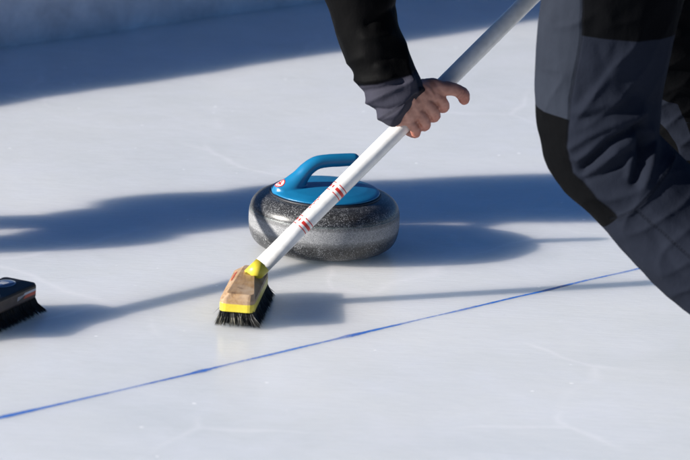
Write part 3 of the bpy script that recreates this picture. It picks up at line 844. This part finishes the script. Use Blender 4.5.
    if hi: tv, tat = J['detail_trousers'](tv, tn)
    else:
        tv = tv + tn * (.010 * nz3(tv, (9, 9, 6)) + .005 * nz3(tv, (22, 22, 16), 7))[:, None]; tat = dict(seam=np.full(len(tv), 1.), pad=np.full(len(tv), -1.), black=np.full(len(tv), -1.))
    mesh_obj('trousers', tv + off, tf, mats['trousers'], root, attrs=tat)
    # ---------- jacket
    K = []
    sk = J.get('slim', 1.0)
    K.append(tube([pel + spine * .04, pel + spine * .14, mid, neck * .65 + mid * .35, neck - spine * .03, neck + spine * .03], [(.19 * sk, .15 * sk), (.18 * sk, .145 * sk), (.18 * sk, .15 * sk), (.195 * sk, .145 * sk), (.14 * sk, .11), (.085, .08)], hint=np.cross(spine, lat), k=4))
    for s_ in ('l', 'r'):
        sh, el, wr = g('sh_' + s_), g('el_' + s_), g('wr_' + s_)
        if 'sleeve_' + s_ in J: path, rad = J['sleeve_' + s_]
        else:
            path = [neck * .5 + sh * .5 - A([0, 0, .03]), sh, sh * .5 + el * .5, el, el * .5 + wr * .5, el * .08 + wr * .92]; rad = [.09, .085, .075, .066, .060, .044]
        K.append(tube(path, rad, hint=J['D_' + s_], seg=32, k=6, cap=False))
    jv, jf, jn = remesh(K, .0034 if hi else .008, 3, .5)
    if hi: jv, jat = J['detail_jacket'](jv, jn)
    else:
        jv = jv + jn * (.010 * nz3(jv, (9, 9, 6)) + .005 * nz3(jv, (22, 22, 16), 3))[:, None]; jat = dict(seam=np.full(len(jv), 1.), blk=np.full(len(jv), -1.), strip=np.full(len(jv), -1.))
    mesh_obj('jacket', jv + off, jf, mats['jacket'], root, attrs=jat)
    # ---------- shoes
    for s_ in ('l', 'r'):
        an, toe = g('an_' + s_), g('toe_' + s_); dr = nrm(toe - an); heel = g('heel_' + s_)
        sv, sf, sn = remesh([tube([heel + A([0, 0, .035]), heel * .5 + toe * .5 + A([0, 0, .035]), toe + A([0, 0, .032])], [(.042, .038), (.046, .036), (.044, .030)], hint=(0, 0, 1), k=4),
                             tube([an + A([0, 0, .05]), an * .4 + heel * .6 + A([0, 0, .03])], [.052, .045], k=3)], .005, 5)
        sv[:, 2] = np.maximum(sv[:, 2], .006)
        so_ = mesh_obj('shoe', sv + off, sf, M['shoe'], root)
        V, F = tube([heel + A([0, 0, .006]), heel * .5 + toe * .5 + A([0, 0, .006]), toe + A([0, 0, .008])], [(.046, .009), (.048, .009), (.046, .008)], hint=(0, 0, 1), seg=24, k=4)
        mesh_obj('sole', A(V) + off, F, M['sole'], so_)
    return root

SLATE = (.062, .070, .098); DARK = (.0085, .0085, .0095)
mat_tr = fabric('slate_trouser_fabric', (.0120, .0145, .0225), [('front', (.021, .025, .035)), ('black', (.0026, .0028, .0034)), ('pad', (.0026, .0028, .0033))], rough=.85)
mat_jk = fabric('slate_jacket_fabric', (.037, .0365, .050), [('strip', (.014, .017, .030)), ('blk', (.0034, .0034, .0036)), ('cuff', (.005, .0055, .009))], rough=.6)

# ---- main sweeper
SEAM = [(0.406, 0.855), (0.42, 0.653), (0.421, 0.588), (0.415, 0.533), (0.409, 0.481), (0.412, 0.399), (0.424, 0.349), (0.459, 0.324), (0.506, 0.281)]
PAD = [(0.326, 0.448), (0.357, 0.448), (0.411, 0.443), (0.412, 0.399), (0.424, 0.349), (0.459, 0.324), (0.506, 0.281), (0.477, 0.238), (0.302, 0.3)]
BLACK = [(0.415, 1.2), (0.415, 0.721), (0.42, 0.653), (0.421, 0.592), (0.451, 0.59), (0.519, 0.587), (0.62, 0.589), (1.2, .6), (1.2, 1.2)]
S2 = [(0.494, 0.275), (0.506, 0.281), (0.535, 0.302), (0.563, 0.337), (0.596, 0.381), (0.632, 0.432)]
S3 = [(0.535, 0.298), (0.577, 0.269), (0.631, 0.229), (0.724, 0.145)]
FRONT = [(.2, 1.2), (.415, 1.2), (0.406, 0.855), (0.42, 0.653), (0.421, 0.588), (0.415, 0.533), (0.409, 0.481), (0.411, 0.443), (.2, .448)]
FOLDS = [([(0.418, 0.395), (0.447, 0.421), (0.476, 0.439), (0.507, 0.45), (0.537, 0.46)], .9, 5), ([(0.44, 0.357), (0.458, 0.385), (0.479, 0.409), (0.504, 0.427), (0.534, 0.437)], -1.6, 4),
         ([(0.432, 0.375), (0.453, 0.399), (0.473, 0.42), (0.499, 0.435)], .7, 4), ([(0.445, 0.35), (0.476, 0.377), (0.501, 0.399), (0.522, 0.419)], 1.0, 6),
         ([(0.446, 0.341), (0.474, 0.354), (0.503, 0.372)], -1.0, 6), ([(0.528, 0.346), (0.537, 0.374), (0.538, 0.401), (0.53, 0.43)], -1.5, 5),
         ([(0.553, 0.425), (0.561, 0.402), (0.556, 0.375), (0.546, 0.342)], 1.1, 6), ([(0.518, 0.354), (0.521, 0.382), (0.522, 0.405)], .8, 5),
         ([(0.423, 0.445), (0.458, 0.455), (0.496, 0.472), (0.525, 0.496)], -.6, 6), ([(0.418, 0.458), (0.456, 0.47), (0.495, 0.488)], .5, 6),
         ([(0.455, 0.31), (0.494, 0.316), (0.528, 0.337)], .5, 9), ([(0.371, 0.429), (0.381, 0.411), (0.378, 0.388)], -.3, 8),
         ([(0.415, 0.463), (0.441, 0.5), (0.47, 0.534), (0.48, 0.575)], -.5, 8), ([(0.43, 0.464), (0.454, 0.501), (0.479, 0.53)], .5, 7),
         ([(0.506, 0.281), (0.535, 0.302), (0.563, 0.337), (0.596, 0.381), (0.632, 0.432)], .5, 2.6),
         ([(0.44, 0.60), (0.47, 0.52), (0.56, 0.47)], -.4, 10), ([(0.56, 0.30), (0.60, 0.28), (0.66, 0.235)], .5, 8), ([(0.57, 0.25), (0.62, 0.19), (0.70, 0.12)], -.5, 8)]
FARG = [(0.579, 0.371), (0.602, 0.405), (0.630, 0.398), (0.652, 0.352), (0.682, 0.288), (0.650, 0.288), (0.617, 0.347)]
def detail_trousers(v, n):
    near = np.clip((-n[:, 1] - .05) / .35, 0, 1) * (v[:, 1] < -.42)
    X, Z = v[:, 0], v[:, 2]; disp = np.zeros(len(v))
    for P, a, wd in FOLDS:
        wd_ = wd / 588.; disp += a * .0080 * np.exp(-(dist_poly(X, Z, P) / (wd_ * 1.0)) ** 1.45)
    disp *= near
    disp += .0045 * nz3(v, (10, 10, 7)) + .0016 * nz3(v, (34, 34, 26), 9)
    # diagonal drag creases
    q = np.stack([v[:, 0] + .9 * v[:, 2], v[:, 1], v[:, 2] - .9 * v[:, 0]], 1)
    disp += (.0046 * (1 - np.abs(nz3(q, (5, 9, 15), 4))) ** 6 - .001) * np.clip(-n[:, 1] * 1.4 - .3, 0, 1)
    # gathers behind the knees and at the ankles
    fl = np.sin((v[:, 2] * 1.0 + .35 * v[:, 0]) * 115 + 4 * nz3(v, (9, 9, 9), 5))
    far = (v[:, 1] > -.42); disp += .003 * fl * far
    v2 = v + n * disp[:, None]
    leg = (v[:, 1] < -.42)
    pad = np.where(leg, sdf_poly(X, Z, PAD), -1)
    blk = np.where(leg, sdf_poly(X, Z, BLACK), -1); frt = np.where(leg, sdf_poly(X, Z, FRONT), -1)
    # the far leg: its own knee pad on the front of the knee
    kx, kz = .60, .36
    fp = .105 - np.hypot((X - kx) * .9, (Z - kz) * 1.0); fp = np.minimum(fp, (.655 + (.40 - Z) * .75) - X); fg = sdf_poly(X, Z, FARG); pad = np.where(~leg, np.minimum(.36 - Z, -fg), pad)
    blk = np.where(~leg, np.minimum(Z - .36, -fg), blk); frt = np.where(~leg, -1, frt)
    sm = np.minimum.reduce([dist_poly(X, Z, SEAM), dist_poly(X, Z, S2), dist_poly(X, Z, S3)]); sm = np.where(near > .1, sm, 1.)
    return v2, dict(pad=pad, black=blk, front=frt, seam=sm)

BLK = [(-0.05, 1.2), (-0.05, 0.566), (-0.03, 0.48), (-.01, 0.415), (0.064, 0.418), (0.086, 0.42), (0.116, 0.43), (0.145, 0.44), (0.155, 0.452), (0.142, 0.49), (0.132, 0.529), (0.124, 0.573), (0.107, 0.737), (.12, 1.2)]
STRIP = [(0.097, 0.681), (0.105, 0.572), (0.119, 0.539), (0.131, 0.501), (0.144, 0.463), (0.154, 0.429), (0.164, 0.402), (0.202, 0.404), (0.185, 0.686)]
CUFF = [(0.160, 0.420), (0.169, 0.397), (0.170, 0.369), (0.160, 0.350), (0.143, 0.338), (0.163, 0.307), (0.236, 0.354), (0.211, 0.431)]
SF = [([(0.066, 0.385), (0.093, 0.398), (0.114, 0.41), (0.146, 0.428)], 1.0, 3.6), ([(0.07, 0.371), (0.11, 0.372), (0.142, 0.385), (0.158, 0.402)], -1.2, 3.2), ([(0.085, 0.356), (0.118, 0.361), (0.149, 0.374)], 1.0, 3.6),
      ([(0.098, 0.340), (0.13, 0.342)], -.7, 3.5), ([(0.055, 0.405), (0.085, 0.41), (0.13, .424)], -.8, 3.5), ([(0.064, 0.531), (0.09, 0.549), (0.111, 0.566)], -1., 5), ([(0.059, 0.505), (0.102, 0.513)], .7, 6),
      ([(0.078, 0.459), (0.105, 0.472)], -.7, 5), ([(0.03, 0.46), (0.06, 0.47), (.09, .455)], .7, 6), ([(0.13, 0.52), (0.138, 0.46), (0.15, .42)], .6, 4), ([(0.045, 0.43), (0.065, 0.424), (.11, .432)], 1.0, 4)]
def detail_jacket(v, n):
    X, Z = v[:, 0], v[:, 2] + .277 * np.clip(v[:, 1] + .38, 0, .12); arm = (v[:, 1] < -.12) & (v[:, 1] > -.37) & (Z < .70) & (X < .3)
    near = np.clip((-n[:, 1] + .3) / .5, 0, 1) * arm; disp = np.zeros(len(v))
    for P, a, wd in SF: disp += a * .0064 * np.exp(-(dist_poly(X, Z, P) / (wd / 560.)) ** 1.45)
    disp *= near
    disp += .0045 * nz3(v, (13, 13, 10)) + .002 * nz3(v, (38, 38, 30), 9)
    axc = nrm([.55, -.2, -.80]); endt = (A([.147, -.298, .357]) - v) @ axc
    disp = np.where(arm, disp * np.clip((endt + .006) / .022, .12, 1), disp)
    v2 = v + n * disp[:, None]
    right = arm
    blk = np.where(right, sdf_poly(X, Z, BLK), np.where(Z > .66, .1, -1)); strip = np.where(right, sdf_poly(X, Z, STRIP), -1); cuff = np.where(right, sdf_poly(X, Z, CUFF), -1)
    ax = nrm([.55, -.2, -.80]); hem = np.abs((v - A([.147, -.298, .357])) @ ax + .010)
    sm = np.where(right, np.minimum(dist_poly(X, Z, BLK + [BLK[0]]), hem), 1.)
    return v2, dict(blk=blk, strip=strip, cuff=cuff, seam=sm)

H1 = POLE_B + POLE_D * .462
CAM = A([0.0414, -6.0512, 1.7168])
def perp(v, D): return nrm(A(v) - np.dot(v, D) * D)
V1 = perp(CAM - H1, POLE_D); E1 = np.cross(POLE_D, V1)
W1 = H1 + POLE_D * -.044 + E1 * -.040 + V1 * .058
H2 = POLE_B + POLE_D * .93
elb2 = A([.24, -.28, .78]); V2 = perp(A([.05, -.5, .6]), POLE_D); E2 = np.cross(POLE_D, V2)
W2w = H2 + POLE_D * -.02 + V2 * .075 - E2 * .03
J1 = dict(pelvis=(.53, -.45, .84), neck=(.16, -.36, 1.00), head=(.04, -.36, 1.12), face=(-.7, .0, -.72),
          sh_r=(.20, -.14, .92), el_r=(.020, -.225, .65), wr_r=W1, h_r=H1, D_r=POLE_D, V_r=V1, out_r=1, thumb_r=True,
          sh_l=(.14, -.52, .93), el_l=elb2, wr_l=W2w, h_l=H2, D_l=POLE_D, V_l=V2, out_l=1,
          hip_l=(.52, -.54, .80), kn_l=(.475, -.60, .365), an_l=(.775, -.70, .15), heel_l=(.84, -.705, .09), toe_l=(.725, -.70, .0),
          hip_r=(.53, -.36, .80), kn_r=(.66, -.22, .37), an_r=(1.02, -.20, .15), heel_r=(1.075, -.20, .10), toe_r=(.90, -.20, .0),
          leg_l=[(.520, -.54, .86), (.498, -.56, .74), (.474, -.60, .63), (.463, -.605, .50), (.469, -.60, .418), (.480, -.600, .368), (.532, -.615, .325), (.625, -.65, .238), (.70, -.68, .175), (.77, -.70, .13)],
          legr_l=[.125, .125, (.1195, .105), (.1125, .10), (.108, .10), (.096, .098), (.092, .096), (.094, .094), (.09, .088), (.075, .075)],
          leg_r=[(.53, -.36, .86), (.55, -.31, .70), (.61, -.25, .50), (.655, -.22, .40), (.68, -.22, .345), (.78, -.21, .29), (.92, -.20, .20), (1.02, -.20, .15)],
          legr_r=[.125, .115, .105, .098, .094, .09, .085, .075],
          sleeve_r=([(.19, -.17, .94), (.15, -.17, .87), (.04, -.205, .74), (.022, -.225, .647), (.049, -.24, .54), (.065, -.25, .482), (.089, -.262, .436), (.109, -.275, .398), (.130, -.290, .369), (.147, -.298, .357)],
                    [(.09, .09), (.085, .085), (.078, .08), (.070, .072), (.060, .064), (.055, .0575), (.0525, .054), (.050, .0545), (.044, .0520), (.040, .0470)]),
          detail_trousers=detail_trousers, detail_jacket=detail_jacket)
build_person('person', 'person in black and slate trousers bending forward, one bare hand gripping the white broom pole', J1, dict(trousers=mat_tr, jacket=mat_jk), True)

# ---- second sweeper, standing just outside the left edge; only the broom head and the long shadow show
def jj2():
    D = P2_D; ha = P2_B + D * 1.06; hb = P2_B + D * 1.20
    sh_l = A([-1.82, -.14, .83]); sh_r = A([-1.60, -.29, .81])
    el_l = A([-1.74, -.12, .62]); el_r = A([-1.58, -.27, .60])
    def hand(h, el):
        V = perp(el - h + A([0, 0, .02]), D); E = np.cross(D, V); return V, h + V * .075 - E * .03 - D * .02
    Va, Wa = hand(ha, el_r); Vb, Wb = hand(hb, el_l)
    hp = A([-1.98, -.285, .66])
    return dict(pelvis=hp, neck=(-1.69, -.215, .89), head=(-1.58, -.20, .98), face=(.75, -.15, -.6),
          sh_r=sh_r, el_r=el_r, wr_r=Wa, h_r=ha, D_r=D, V_r=Va, out_r=1, sh_l=sh_l, el_l=el_l, wr_l=Wb, h_l=hb, D_l=D, V_l=Vb, out_l=1,
          hip_l=hp + A([-.0, .03, -.03]), hip_r=hp + A([.0, -.05, -.03]), kn_l=(-1.67, -.27, .43), kn_r=(-1.67, -.42, .42), an_l=(-1.90, -.29, .10), an_r=(-1.88, -.46, .10),
          heel_l=(-1.95, -.29, 0), heel_r=(-1.93, -.46, 0), toe_l=(-1.77, -.28, 0), toe_r=(-1.75, -.45, 0),
          leg_l=[hp + A([0, .03, -.02]), (-1.86, -.25, .575), (-1.77, -.26, .50), (-1.67, -.27, .43), (-1.78, -.285, .27), (-1.90, -.29, .10)], legr_l=[.08, .056, .05, .05, .05, .05],
          leg_r=[hp + A([0, -.05, -.02]), (-1.86, -.365, .565), (-1.77, -.395, .49), (-1.67, -.42, .42), (-1.77, -.44, .27), (-1.88, -.46, .10)], legr_r=[.09, .066, .062, .060, .056, .052],
          slim=.68)
mat_tr2 = fabric('dark_trouser_fabric', (.02, .022, .03), seam=False); mat_jk2 = fabric('dark_jacket_fabric', (.03, .035, .055), seam=False)
build_person('person', 'person in dark winter clothes crouching over the black broom at the left edge', jj2(), dict(trousers=mat_tr2, jacket=mat_jk2), False)
